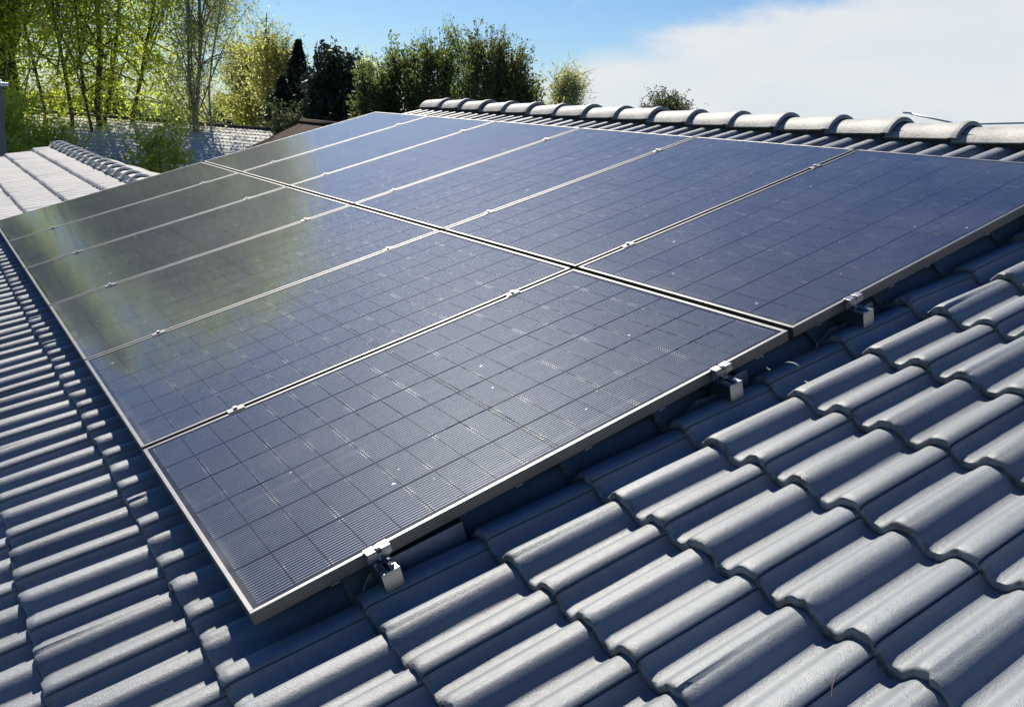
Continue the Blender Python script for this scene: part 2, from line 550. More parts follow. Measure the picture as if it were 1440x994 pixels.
def tiling(name, mats, parent, u0, u1, v0, vtop, vphase, gauge, upitch, uphase, hr, nbase,
           lift=0.024, jointed=True, samples=20, jitter=0.0034, last_long=False):
    """one sheet of interlocking double-roll tiles in roof-plane coordinates"""
    tw = 2 * upitch
    if jointed:
        qs = np.concatenate([np.linspace(-tw / 2, -0.060, 15, endpoint=False),
                             [-0.0560, -0.050, -0.045, -0.0403, -0.0397, -0.0352, -0.0348, -0.0303, -0.0297, -0.0285],
                             np.linspace(-0.024, 0.055, 15),
                             np.linspace(0.062, tw / 2, 13, endpoint=False)])
    else:
        qs = np.linspace(-tw / 2, tw / 2, 2 * samples, endpoint=False)
    k0 = math.floor((u0 - uphase) / tw); k1 = math.ceil((u1 - uphase) / tw)
    us = np.concatenate([qs + k * tw for k in range(k0, k1 + 1)])
    tid = np.concatenate([np.full(len(qs), k - k0) for k in range(k0, k1 + 1)])
    keep = (us + uphase >= u0) & (us + uphase <= u1)
    us = us[keep]; tid = tid[keep]
    prof = roll_profile(us, upitch, hr, tw if jointed else None, 0.0)
    j0 = math.ceil((v0 - vphase) / gauge)
    j1 = math.floor((vtop - vphase) / gauge)
    if vtop - (vphase + j1 * gauge) < gauge * 0.95 and last_long: j1 -= 1
    rows_v = []; rows_n = []
    r = np.random.default_rng(3)
    ntile = tid.max() + 1
    for j in range(j0, j1 + 1):
        vk = vphase + j * gauge
        off = r.normal(0, jitter, ntile)[tid]
        vo = r.normal(0, jitter * 0.9, ntile)[tid]
        wear = np.interp(us, np.linspace(us[0], us[-1], len(us) // 3), r.normal(0, 1.0, len(us) // 3)) * jitter * 0.55
        vn = vtop if j == j1 else min(vk + gauge, vtop)
        for dv, lf, fl in ((0.007, -0.06, 0), (0.001, 0.10, 1), (0.0, 0.74, 1), (0.002, 0.90, 1), (0.007, 0.99, 1),
                           (0.026, 1.0, 1), (gauge * 0.5, 0.55, 1), (vn - vk + 0.007, -0.06, 0)):
            w = vk + dv + (vo + (wear if dv < 0.03 else 0) if fl else 0)
            rows_v.append(np.full(len(us), 0.0) + w)
            rows_n.append(nbase + prof + lift * lf + (off * max(lf, 0) if fl else 0) + (0.35 * wear if 0.5 < lf < 0.99 else 0))
    V = np.stack([np.array(rows_v), np.tile(us + uphase, (len(rows_v), 1)), np.array(rows_n)], -1)
    nr, nc_ = V.shape[:2]
    idx = np.arange(nr * nc_).reshape(nr, nc_)
    F = np.stack([idx[:-1, :-1], idx[1:, :-1], idx[1:, 1:], idx[:-1, 1:]], -1).reshape(-1, 4)
    return npmesh(name, V.reshape(-1, 3), F[:, ::-1], mats, parent, smooth=True)


def shade_auto(o, deg=38):
    me = o.data
    bm = bmesh.new(); bm.from_mesh(me)
    lim = math.radians(deg)
    for e in bm.edges:
        if len(e.link_faces) == 2 and e.calc_face_angle(0) > lim:
            e.smooth = False
    bm.to_mesh(me); bm.free()


U0, U1 = -4.1, 7.02            # main house along the ridge
VR = 4.245                      # ridge
NB = -0.146                    # pan level of the tiles below the panel plane
house = empty('tiled_house', plane_pt(VR, 0, 0).xyz * Vector((1, 0, 0)) if False else (plane_pt(VR, 0, 0).x, 1.5, 0))
tag(house, 'house whose grey double-roll tile roof carries the solar panels', 'house')
hx = house.location.x

roof = tiling('roof', TILE, None, U0, U1, -2.6, VR - 0.02, -0.111, 0.3485, 0.148, -0.330, 0.038, NB, last_long=True)
shade_auto(roof)
roof.parent = house
roof.matrix_parent_inverse = Matrix.Identity(4)
roof.location = Vector((0, 0, Z0)) - house.location
roof.rotation_euler = ROOF_ROT

# far slope of the same roof, falling away behind the ridge
back = tiling('back_slope', TILE, None, U0, U1, 0.0, 6.6, 0.05, 0.3485, 0.148, -0.330, 0.038, 0.0, jointed=False, samples=10)
apex = plane_pt(VR, 0, NB)
back.parent = house
foot = apex + Vector((6.6 * CT, 0, -6.6 * ST))
back.location = foot - house.location
back.rotation_euler = (0, -(math.pi - TH), 0)
back.scale = (1, 1, -1)

# decking below tiles, verge boards, gutter
dk = MB()
e0 = plane_pt(-2.6, 0, NB - 0.02)
a0 = plane_pt(VR, 0, NB - 0.02)
f0 = foot + Vector((0, 0, -0.03))
poly = [(e0.x, e0.z), (a0.x, a0.z), (f0.x, f0.z), (f0.x, f0.z - 0.12), (a0.x, a0.z - 0.12), (e0.x, e0.z - 0.12)]
dk.prism([(p[0] - hx, p[1]) for p in poly], U0 + 0.02 - 1.5, U1 - 0.05 - 1.5)
dk.build('roof_deck', WOOD, house)
vb = MB()
for uu in (U0 - 0.012, U1 - 0.03):
    vb = MB()
    pz = [(e0.x, e0.z + 0.005), (a0.x, a0.z + 0.005), (f0.x, f0.z + 0.005), (f0.x, f0.z - 0.2), (a0.x, a0.z - 0.2), (e0.x, e0.z - 0.2)]
    vb.prism([(p[0] - hx, p[1]) for p in pz], uu - 1.5, uu + 0.026 - 1.5)
    vb.build('verge_board', WOOD, house)
wl = MB()
wy0, wy1 = U0 + 0.45 - 1.5, U1 - 0.45 - 1.5
xl, xr = e0.x + 0.5, f0.x - 0.5
zl = a0.z - 0.12 - (a0.x - xl) * math.tan(TH) - 0.01
zr = a0.z - 0.12 - (xr - a0.x) * math.tan(TH) - 0.01
wl.prism([(xl - hx, 0), (xr - hx, 0), (xr - hx, zr), (0.05, a0.z - 0.14), (xl - hx, zl)], wy0, wy1)
wl.build('wall', WALL, house)
gt = MB()
gp = plane_pt(-2.68, 0, NB - 0.06)
arc = [(gp.x - hx + 0.06 * math.cos(a), gp.z + 0.06 * math.sin(a)) for a in np.linspace(math.pi, 2 * math.pi, 9)]
arc += [(gp.x - hx + 0.054 * math.cos(a), gp.z + 0.054 * math.sin(a)) for a in np.linspace(2 * math.pi, math.pi, 9)]
gt.prism(arc, U0 - 1.5, U1 - 1.5)
gt.build('gutter', STEEL, house)


def cap_mesh(length, r0, r1, wall=0.016, n=18, leg=0.035):
    """half-barrel ridge cap; y 0 = collar end (near, wide), y length = far end"""
    mb = MB()
    st = [(0.0, r0 + 0.002), (0.004, r0 + 0.008), (0.03, r0 + 0.010), (0.05, r0 + 0.007), (0.062, r0), (length * 0.6, (r0 + r1) / 2), (length, r1)]
    def prof(r, inner):
        r2 = r - (wall if inner else 0)
        pts = []
        for k in range(n + 1):
            a = math.radians(156 - 132 * k / n)
            pts.append((r2 * math.cos(a), r2 * math.sin(a)))
        return pts
    rings = [[(p[0], y, p[1]) for p in prof(r, False)] for y, r in st]
    inner = [[(p[0], y, p[1]) for p in prof(r, True)] for y, r in reversed(st)]
    allr = rings + inner
    k = len(rings[0])
    vs = [p for r in allr for p in r]
    fs = []
    nrg = len(allr)
    for i in range(nrg):
        j = (i + 1) % nrg
        for q in range(k - 1):
            fs.append((i * k + q, i * k + q + 1, j * k + q + 1, j * k + q))
    mb.add(vs, fs)
    return mb


rf = MB()
rf.box(-0.06, 0.06, U0 + .05, U1 - .06, -0.05, 0.085)
o = rf.build('ridge_batten', WOOD, roof)
o.location = (VR, 0, NB)

# ridge caps: each one laps over the next one nearer the camera
capproto = None
GAP = 0.378
capu = []
u = U1 - 0.02
first_front = 2.759
k = 0
fronts = [2.936 + 0.400 * i for i in range(-18, 12)]
for fu in fronts:
    if fu + 0.42 > U1 + 0.16 or fu < U0: continue
    if capproto is None:
        o = cap_mesh(0.44, 0.150, 0.138).build('ridge_cap', CAP, None, smooth=True)
        shade_auto(o, 50)
        capproto = o
    else:
        o = capproto.copy(); COL.objects.link(o)
    o.parent = roof
    # keep the barrel upright: undo the slope of the roof part it belongs to
    o.location = (VR + 0.012, fu, NB - 0.026 + random.uniform(-0.004, 0.004))
    o.rotation_euler = (math.radians(-1.6) + random.uniform(-.008, .008), TH + random.uniform(-.02, .02), random.uniform(-.012, .012))

# ------------------------------------------------------------------ solar panels
def frame_mesh():
    mb = MB()
    lip, h, c = 0.0115, 0.035, 0.0009
    mb.box(0, PL, 0, lip, -h, 0, c)
    mb.box(0, PL, PW - lip, PW, -h, 0, c)
    mb.box(0, lip, lip, PW - lip, -h, -0.0002, c)
    mb.box(PL - lip, PL, lip, PW - lip, -h, -0.0002, c)
    # inner foot of the profile
    mb.box(lip + .001, lip + 0.02, lip + .001, PW - lip - .001, -h + .0005, -h + 0.003)
    mb.box(PL - lip - 0.02, PL - lip - .001, lip + .001, PW - lip - .001, -h + .0005, -h + 0.003)
    return mb


def glass_mesh():
    mb = MB()
    mb.box(0.0105, PL - 0.0105, 0.0105, PW - 0.0105, -0.0062, -0.0018)
    return mb


SEAM, ROWGAP = 0.020, 0.024
ordn = ['nearest the camera', 'second from the camera', 'third from the camera', 'fourth from the camera',
        'fifth from the camera', 'farthest from the camera']
fproto = gproto = sproto = None
for row in range(2):
    for i in range(6):
        r = empty('solar_panel', plane_pt(row * (PL + ROWGAP), i * (PW + SEAM), random.uniform(-.0006, .0006)), ROOF_ROT)
        rn = 'row under the ridge' if row else 'lower row'
        tag(r, 'framed black solar panel, %s in the %s' % (ordn[i], rn), 'solar panel', 'solar panels on the tiled roof')
        if fproto is None:
            fproto = frame_mesh().build('frame', FRAME, r)
            gproto = glass_mesh().build('cell_glass', CELLM, r)
        else:
            for pr in (fproto, gproto):
                o = pr.copy(); COL.objects.link(o); o.parent = r
        if i == 0:
            # added bright bits under the near long side, standing in for drain-hole light
            spots = [0.205, 0.747, 0.984, 1.257, 1.66] if row == 0 else [0.117, 0.49, 0.69, 1.05, 1.4]
            for sx in spots:
                if sproto is None:
                    sm = MB()
                    sm.box(-0.012, 0.012, -0.003, 0.003, -0.0380, -0.0342, 0.0007)
                    sproto = sm.build('drain_light_spot', ALU, r)
                    o = sproto
                else:
                    o = sproto.copy(); COL.objects.link(o); o.parent = r
                o.location = (sx, 0, 0)

# ------------------------------------------------------------------ mounting rails with clamps and roof hooks
RAILS = [(0.325, 'lowest, nearest the eave'), (1.495, 'second from the eave, just below the wide gap'),
         (2.105, 'third from the eave, just above the wide gap'), (3.31, 'highest, nearest the ridge')]
RT, RH, RWD = -0.0365, 0.050, 0.048
rail_end = -0.062
hooks_u = [0.02, 1.5, 3.0, 4.5, 6.0]
P_ = {}


def part(key, maker, name, mats, parent, loc):
    if key not in P_:
        o = maker().build(name, mats, parent)
        P_[key] = o
    else:
        o = P_[key].copy(); COL.objects.link(o); o.parent = parent
    o.location = loc
    return o


def mk_rail():
    mb = MB()
    w = RWD / 2
    L1 = 6 * (PW + SEAM) + 0.04
    # channel section with an open slot on top
    mb.box(-w, w, 0, L1, -RH, -RH + 0.004)
    mb.box(-w, -w + 0.003, 0, L1, -RH + .004, 0)
    mb.box(w - 0.003, w, 0, L1, -RH + .004, 0)
    mb.box(-w + .003, -0.004, 0, L1, -0.004, -0.0003)
    mb.box(0.004, w - .003, 0, L1, -0.004, -0.0003)
    return mb


def mk_cap():
    mb = MB()
    mb.box(-RWD / 2 - .002, RWD / 2 + .002, -0.004, 0.0, -RH - .002, 0.001, 0.001)
    return mb


def mk_end():
    mb = MB()
    # a stepped clamp: lip over the frame, upright and foot on the rail
    for x0, x1 in ((-0.032, -0.006), (0.006, 0.032)):
        mb.box(x0, x1, -0.022, 0.007, 0.0012, 0.0055, 0.0008)
        mb.box(x0, x1, -0.005, -0.0012, -0.033, 0.0010, 0.0006)
        mb.box(x0, x1, -0.0225, -0.0185, -0.017, 0.0010, 0.0006)
    mb.box(-0.0058, 0.0058, -0.022, -0.002, -0.010, -0.004)
    mb.box(-0.024, 0.024, -0.022, -0.001, -0.0362, -0.0335)
    return mb


def mk_bolt():
    mb = MB()
    mb.tube([(0, 0, -0.03), (0, 0, 0.006)], 0.004, 8)
    mb.tube([(0, 0, 0.0035), (0, 0, 0.0105)], 0.0075, 12)
    return mb


def mk_mid():
    mb = MB()
    mb.box(-0.030, 0.030, -0.0165, 0.0165, 0.0006, 0.0032, 0.0007)
    mb.box(-0.030, 0.030, -0.008, -0.005, -0.035, 0.0012)
    mb.box(-0.030, 0.030, 0.005, 0.008, -0.035, 0.0012)
    return mb


def mk_hook(var):
    def f():
        mb = MB()
        if var == 0:
            pol = [(-0.075, -0.135), (-0.03, -0.075), (0.0, -0.060), (0.245, -0.066), (0.25, -0.142), (0.1, -0.15)]
        else:
            pol = [(-0.165, -0.140), (-0.150, -0.110), (-0.085, -0.083), (-0.03, -0.094), (0.02, -0.070), (0.13, -0.068), (0.135, -0.142), (0, -0.148)]
        mb.prism(pol, -0.002, 0.002)
        mb.box(-0.02, 0.02, 0.002, 0.006, -0.105, -0.045)
        mb.box(-0.045, 0.09, 0.002, 0.034, -0.1405, -0.1365)
        return mb
    return f


for ri, (rv, txt) in enumerate(RAILS):
    r = empty('mounting_rail', plane_pt(rv, rail_end, RT), ROOF_ROT)
    tag(r, 'aluminium mounting rail under the solar panels, %s' % txt, 'mounting rail', 'mounting rails under the panels')
    part('rail', mk_rail, 'rail_channel', ALU, r, (0, 0, 0))
    part('cap', mk_cap, 'end_cap', ALU, r, (0, 0, 0))
    ec = part('end', mk_end, 'end_clamp', ALU, r, (0, -rail_end, -RT))
    bo = part('bolt', mk_bolt, 'bolt', STEEL, ec, (0, -0.011, 0))
    for k in range(1, 6):
        mc = part('mid', mk_mid, 'mid_clamp', FRAME, r, (0, k * (PW + SEAM) - SEAM / 2 - rail_end, -RT))
        part('bolt', mk_bolt, 'bolt', STEEL, mc, (0, 0, 0))
    for hu in hooks_u:
        part('hook%d' % (0 if ri == 0 else 1), mk_hook(0 if ri == 0 else 1), 'roof_hook', STEEL, r, (0, hu - rail_end, -RT))

# dry twig lying on a tile near the bottom right
tw = MB()
tp = plane_pt(0.775, -0.985, -0.088)
tw.tube([(0, 0, 0), (0.02, 0.004, 0.004), (0.045, 0.002, 0.006), (0.07, -0.004, 0.002)], [0.0012, 0.0016, 0.0013, 0.0007], 5)
tw.tube([(0.02, 0.004, 0.004), (0.03, 0.02, 0.006)], [0.0011, 0.0006], 5)
o = tw.build('twig', BARK_D)
o.location = tp
o.rotation_euler = (0, -TH, 0.5)
tag(o, 'thin dry twig lying on a grey roof tile', 'twig')


# ------------------------------------------------------------------ neighbouring roofs
def world_dir(azd):
    return Vector((math.sin(math.radians(azd)), math.cos(math.radians(azd)), 0))


def at(azd, d, z=0.0):
    p = CAM + world_dir(azd) * d
    return Vector((p.x, p.y, z))


# lower pale roof just beyond the far gable; its ridge runs parallel to the main one
LRX, LRZ, LY0, LY1, LTH = 1.30, Z0 + 0.285, 7.07, 13.2, math.atan(0.27)
lower = empty('low_house', (LRX, (LY0 + LY1) / 2, 0))
tag(lower, 'low neighbouring house with sunlit pale ribbed roof at the left edge', 'house')
ly = lower.location.y
cl, sl = math.cos(LTH), math.sin(LTH)
lw = 3.6
lroof = tiling('roof', PALE, None, LY0 - ly, LY1 - ly, 0, lw, 0.02, 0.36, 0.15, 0, 0.024, 0, jointed=False, samples=8, lift=0.034)
shade_auto(lroof)
lroof.parent = lower
lroof.location = (-lw * cl, 0, LRZ - lw * sl)
lroof.rotation_euler = (0, -LTH, 0)
bro = tiling('back_slope', PALE, None, LY0 - ly, LY1 - ly, 0, 2.6, 0.02, 0.36, 0.15, 0, 0.03, 0, jointed=False, samples=8, lift=0.03)
bro.parent = lower
bro.location = (2.6 * cl, 0, LRZ - 2.6 * sl)
bro.rotation_euler = (0, -(math.pi - LTH), 0)
bro.scale = (1, 1, -1)
pr = None
for i in range(16):
    y = LY0 - ly + i * 0.385
    if pr is None:
        pr = cap_mesh(0.43, 0.135, 0.12).build('ridge_cap', PALE, lower, smooth=True)
        shade_auto(pr, 50); o = pr
    else:
        o = pr.copy(); COL.objects.link(o); o.parent = lower
    o.location = (0, y, LRZ - 0.03)
    o.rotation_euler = (math.radians(-2.0), random.uniform(-.02, .02), 0)
wl = MB()
wl.prism([(-3.0, 0), (2.2, 0), (2.2, LRZ - 2.2 * .27 - .08), (0, LRZ - .08), (-3.0, LRZ - 3.0 * .27 - .08)], LY0 - ly + .35, LY1 - ly - .3)
wl.build('wall', WALL, lower)
vb = MB()
for yy in (LY0 - ly - .03, LY1 - ly + .004):
    vb = MB()
    vb.prism([(-lw * cl, LRZ - lw * sl + .03), (0, LRZ + .035), (2.6, LRZ - 2.6 * .27 + .03), (2.6, LRZ - 2.6 * .27 - .15), (0, LRZ - .15), (-lw * cl, LRZ - lw * sl - .15)], yy, yy + .026)
    vb.build('verge_board', WOOD, lower)


def gable_house(name, label, ridge_a, ridge_b, slope_len, pitch, roofmat, zr, capm, tiles=True):
    """ridge from a to b (xy), both slopes"""
    a = Vector(ridge_a); bb = Vector(ridge_b)
    d = (bb - a); L = d.length; d.normalize()
    ang = math.atan2(d.y, d.x) - math.pi / 2          # local +y along the ridge
    mid = (a + bb) / 2
    h = empty(name, (mid.x, mid.y, 0), (0, 0, ang))
    tag(h, label, 'house')
    c, s_ = math.cos(pitch), math.sin(pitch)
    for sgn in (-1, 1):
        if tiles:
            o = tiling('roof', roofmat, None, -L / 2, L / 2, 0, slope_len, 0.0, 0.36, 0.15, 0, 0.022, 0, jointed=False, samples=6, lift=0.022)
        else:
            mb = MB()
            mb.box(0, slope_len, -L / 2, L / 2, -0.08, 0)
            o = mb.build('roof', roofmat)
        shade_auto(o)
        o.parent = h
        o.location = (sgn * slope_len * c, 0, zr - slope_len * s_)
        if sgn < 0:
            o.rotation_euler = (0, -pitch, 0)
        else:
            o.rotation_euler = (0, -(math.pi - pitch), 0); o.scale = (1, 1, -1)
    rb = MB()
    rb.tube([(0, -L / 2 - .05, zr + .03), (0, L / 2 + .05, zr + .03)], 0.085, 10)
    rb.build('ridge', capm, h, smooth=True)
    w = MB()
    hw = slope_len * c - 0.45
    w.prism([(-hw, 0), (hw, 0), (hw, zr - hw * math.tan(pitch) - .12), (0, zr - .12), (-hw, zr - hw * math.tan(pitch) - .12)], -L / 2 + .35, L / 2 - .35)
    w.build('wall', WALL, h)
    return h


E2 = at(19.0, 37)
dirn = Vector((-0.86, 0.51, 0))
A2 = E2 + dirn * 18
h2 = gable_house('tiled_neighbour_house', 'pale tiled house roof half hidden behind the big spring tree',
                 (E2.x, E2.y, 0), (A2.x, A2.y, 0), 6.8, math.radians(17), PALE2, CAM.z - 0.95, WOOD)
# small roof ladder hoop on its ridge
hp_ = MB()
hp_.tube([(0, 0, 0), (0, 0, .25), (0.0, .08, .33), (0, .3, .33), (0, .38, .25), (0, .38, 0)], 0.02, 6)
oo = hp_.build('roof_hoop', LIGHTCAP, h2)
oo.location = (0, -7.4, CAM.z - 0.88)

E3a, E3b = at(19.9, 30), at(23.6, 27)
hb = gable_house('brown_roof_house', 'small dark brown roof below the dark spruces', (E3a + Vector((.3, 0, 0)))[:], E3b[:],
                 4.0, math.radians(26), BROWN, CAM.z - 0.44, BROWN, tiles=False)

# grey chimney stack cut by the left edge of the photo
ch = empty('chimney', at(3.75, 26), (0, 0, 0.1))
tag(ch, 'grey rendered chimney with pale cap at the far left edge', 'chimney')
c_ = MB(); c_.box(-0.36, 0.36, -0.36, 0.36, 0, CAM.z - 0.08, 0.01); c_.build('stack', RENDER, ch)
c_ = MB(); c_.box(-0.46, 0.46, -0.46, 0.46, CAM.z - 0.08, CAM.z + 0.02, 0.015)
c_.box(-0.34, 0.34, -0.34, 0.34, CAM.z + 0.02, CAM.z + 0.07, 0.01); c_.build('cap', LIGHTCAP, ch)

# twin-armed street lamp far behind the ridge
lp = empty('street_lamp', at(58.7, 60))
lp.rotation_euler = (0, 0, math.radians(-58.7))
tag(lp, 'thin grey twin-armed street lamp showing above the ridge at right', 'street lamp')
zc = CAM.z + 1.85
p_ = MB(); p_.tube([(0, 0, 0), (0, 0, zc)], [0.11, 0.06], 10); p_.build('pole', STEEL, lp, smooth=True)
for sg, reach in ((-1, 2.9), (1, 4.2)):
    a_ = MB()
    a_.tube([(sg * 0.02, 0, zc - 0.25), (sg * 0.14, 0, zc - .02), (sg * 0.38, 0, zc + .2), (sg * 0.7, 0, zc + 0.29), (sg * reach, 0, zc + 0.62)], 0.05, 8)
    ao = a_.build('arm', STEEL, lp, smooth=True)
    hd = MB()
    hd.box(-0.24, 0.24, -0.09, 0.09, -0.05, 0.05, 0.03)
    ho = hd.build('lamp_head', STEEL, ao)
    ho.location = (sg * (reach + .2), 0, zc + .66)


# ------------------------------------------------------------------ trees
def leaf_cloud(P0, size, dirs=None, aspect=1.8, r=rng):
    """one small quad per point, random tilt (biased along dirs)"""
    n = len(P0)
    a = r.normal(size=(n, 3))
    if dirs is not None:
        a = a * 0.55 + dirs
    a /= np.linalg.norm(a, axis=1, keepdims=True) + 1e-9
    b_ = np.cross(a, r.normal(size=(n, 3)))
    b_ /= np.linalg.norm(b_, axis=1, keepdims=True) + 1e-9
    sz = size * r.uniform(0.6, 1.35, (n, 1))
    A = a * sz * aspect / 2
    B = b_ * sz / 2
    V = np.stack([P0 - A, P0 + B * 0.9 - A * 0.1, P0 + A, P0 - B * 0.9 - A * 0.1], 1).reshape(-1, 3)
    F = np.arange(4 * n).reshape(n, 4)
    return V, F


def twig_quads(starts, ends, w):
    d = ends - starts
    side = np.cross(d, rng.normal(size=d.shape))
    side /= np.linalg.norm(side, axis=1, keepdims=True) + 1e-9
    w = np.asarray(w).reshape(-1, 1) * np.ones((len(d), 1))
    V = np.stack([starts - side * w, starts + side * w, ends + side * w * .4, ends - side * w * .4], 1).reshape(-1, 3)
    return V, np.arange(4 * len(d)).reshape(-1, 4)


def crown_mesh(name, parent, twigs, leaves, size, leafmat, twigmat, leafdirs=None, aspect=1.8, tw=0.006):
    Vl, Fl = leaf_cloud(leaves, size, leafdirs, aspect)
    if twigs is not None:
        Vt, Ft = twig_quads(twigs[0], twigs[1], tw)
        V = np.concatenate([Vl, Vt]); F = np.concatenate([Fl, Ft + len(Vl)])
        mi = np.concatenate([np.zeros(len(Fl)), np.ones(len(Ft))])
    else:
        V, F, mi = Vl, Fl, np.zeros(len(Fl))
    return npmesh(name, V, F, [leafmat, twigmat], parent, mi=mi)


def limb_path(p0, p1, n=7, wob=0.12, sag=0.0):
    p0 = np.array(p0, float); p1 = np.array(p1, float)
    L = np.linalg.norm(p1 - p0)
    ts = np.linspace(0, 1, n)
    w = np.cumsum(rng.normal(0, wob * L / n, (n, 3)), axis=0)
    w -= ts[:, None] * w[-1]
    pts = p0 + (p1 - p0) * ts[:, None] + w
    pts[:, 2] += sag * L * np.sin(ts * np.pi)
    return pts


def broad_tree(name, label, cat, base, stems, crown_c, crown_r, nbranch, ntwig, nleaf, lsize, leafm, barkm,
               droop=0.6, twl=1.1, group=None, trunk_r=0.16, up=0.0, tw=0.005, clump=0.22, root=0.05):
    """several stems, branches off them, hanging (or rising) twigs carrying leaves"""
    r = empty(name, base)
    tag(r, label, cat, group)
    tm = MB()
    paths = []
    for (tx, ty, tz, rr) in stems:
        pth = limb_path((rng.normal(0, root) + tx * root * .5, rng.normal(0, root), -0.1), (tx, ty, tz), 10, 0.10)
        paths.append((pth, rr))
        tm.tube(pth, [trunk_r * rr * (1 - 0.85 * k / 9) + .008 for k in range(10)], 8)
    cc = np.array(crown_c, float); cr = np.array(crown_r, float)
    anchors = []
    for k in range(nbranch):
        pth, rr = paths[rng.integers(len(paths))]
        i = rng.integers(3, 10)
        s = pth[i]
        q = rng.normal(size=3); q /= np.linalg.norm(q)
        q *= rng.uniform(0.35, 1.0) ** 0.5
        e = cc + q * cr
        if e[2] < s[2] - 0.8: e[2] = s[2] + rng.uniform(-.6, .6)
        bp = limb_path(s, e, 7, 0.16, 0.10)
        rad0 = trunk_r * rr * (1 - .085 * i) * 0.42 + .006
        tm.tube(bp, [rad0 * (1 - .88 * j / 6) + .003 for j in range(7)], 5)
        for j in range(2, 7): anchors.append(bp[j])
    tro = tm.build('trunk', barkm, r, smooth=True, fixn=False)
    anchors = np.array(anchors)
    ai = rng.integers(len(anchors), size=ntwig)
    st = anchors[ai] + rng.normal(0, clump, (ntwig, 3)) * (cr / cr.max())
    d = rng.normal(size=(ntwig, 3)) * 0.55
    d[:, 2] += up - droop
    d /= np.linalg.norm(d, axis=1, keepdims=True)
    ln = twl * rng.uniform(0.4, 1.2, (ntwig, 1))
    en = st + d * ln
    li = rng.integers(ntwig, size=nleaf)
    tt = rng.uniform(0.05, 1.05, (nleaf, 1))
    lv = st[li] + (en[li] - st[li]) * tt + rng.normal(0, lsize * 1.1, (nleaf, 3))
    crown_mesh('crown', r, (st, en), lv, lsize, leafm, barkm, tw=tw)
    return r


def conifer(name, label, base, height, radius, nbr, nper, lsize, leafm, group=None, bare=0.08, shape=1.0, upsweep=-0.25, cat='tree', bot=0.0):
    r = empty(name, base)
    tag(r, label, cat, group)
    tm = MB()
    pth = limb_path((0, 0, -0.1), (rng.normal(0, .1), rng.normal(0, .1), height), 8, 0.02)
    tm.tube(pth, [0.02 * height * (1 - .95 * k / 7) + .01 for k in range(8)], 8)
    hs = bot + (height - bot) * (bare + (1 - bare) * rng.uniform(0, 1, nbr) ** 0.85)
    angs = rng.uniform(0, 2 * np.pi, nbr)
    fr = (1 - (hs - bot) / (height - bot))
    rr = radius * np.clip(fr, 0.02, 1) ** shape * rng.uniform(0.6, 1.15, nbr)
    st = np.stack([0 * hs, 0 * hs, hs], 1)
    dd = np.stack([np.cos(angs), np.sin(angs), np.full(nbr, upsweep) + rng.normal(0, .12, nbr)], 1)
    en = st + dd * rr[:, None]
    k = nbr * nper
    li = np.repeat(np.arange(nbr), nper)
    tt = rng.uniform(0.15, 1.05, (k, 1)) ** 0.75
    spread = (rr[li] * 0.16 + 0.03)[:, None]
    lv = st[li] + (en[li] - st[li]) * tt + rng.normal(size=(k, 3)) * spread * np.array([1, 1, .8])
    dirs = dd[li] * 0.9
    tm.build('trunk', BARK_D, r, smooth=True, fixn=False)
    crown_mesh('crown', r, (st, en), lv, lsize, leafm, BARK_D, dirs, 2.2, tw=0.012)
    return r


def columnar(name, label, base, height, radius, nshoot, nper, lsize, leafm, group=None, top=0.5, spike=0.5, z0=0.6, cat='tree'):
    """dense upright shoots, ragged twiggy top"""
    r = empty(name, base)
    tag(r, label, cat, group)
    tm = MB()
    sts, ens = [], []
    for k in range(4):
        e = (rng.normal(0, radius * .3), rng.normal(0, radius * .3), height * rng.uniform(.8, .95))
        pth = limb_path((rng.normal(0, .06), rng.normal(0, .06), -0.1), e, 8, 0.05)
        tm.tube(pth, [0.055 * (1 - .9 * j / 7) + .006 for j in range(8)], 6)
    tm.build('trunk', BARK_D, r, smooth=True, fixn=False)
    a = rng.uniform(0, 2 * np.pi, nshoot)
    z = z0 + (height - z0) * rng.uniform(0, 0.92, nshoot)
    env = radius * np.clip(np.sin(np.pi * np.clip((z / height) * 0.72 + 0.25, 0, 1)), .1, 1) ** 0.6
    q = env * np.sqrt(rng.uniform(0.15, 1, nshoot))
    # a lumpy outline rather than a smooth barrel
    lump = 1 + 0.22 * np.sin(a * 3 + z * 2.1 + rng.uniform(0, 6)) + 0.16 * np.sin(z * 5.3 + a * 2)
    q = q * lump
    st = np.stack([q * np.cos(a), q * np.sin(a), z], 1)
    ln = rng.uniform(.25, .75, nshoot) * (1 + spike * (z / height) ** 3)
    dd = np.stack([np.cos(a) * .32 + rng.normal(0, .15, nshoot), np.sin(a) * .32 + rng.normal(0, .15, nshoot), np.ones(nshoot)], 1)
    dd /= np.linalg.norm(dd, axis=1, keepdims=True)
    en = st + dd * ln[:, None]
    k = nshoot * nper
    li = np.repeat(np.arange(nshoot), nper)
    tt = rng.uniform(0, 1.0, (k, 1)) ** 1.2
    lv = st[li] + (en[li] - st[li]) * tt + rng.normal(0, lsize * .8, (k, 3))
    crown_mesh('crown', r, (st, en), lv, lsize, leafm, BARK_D, dd[li] * .5, 1.7, tw=0.010)
    return r


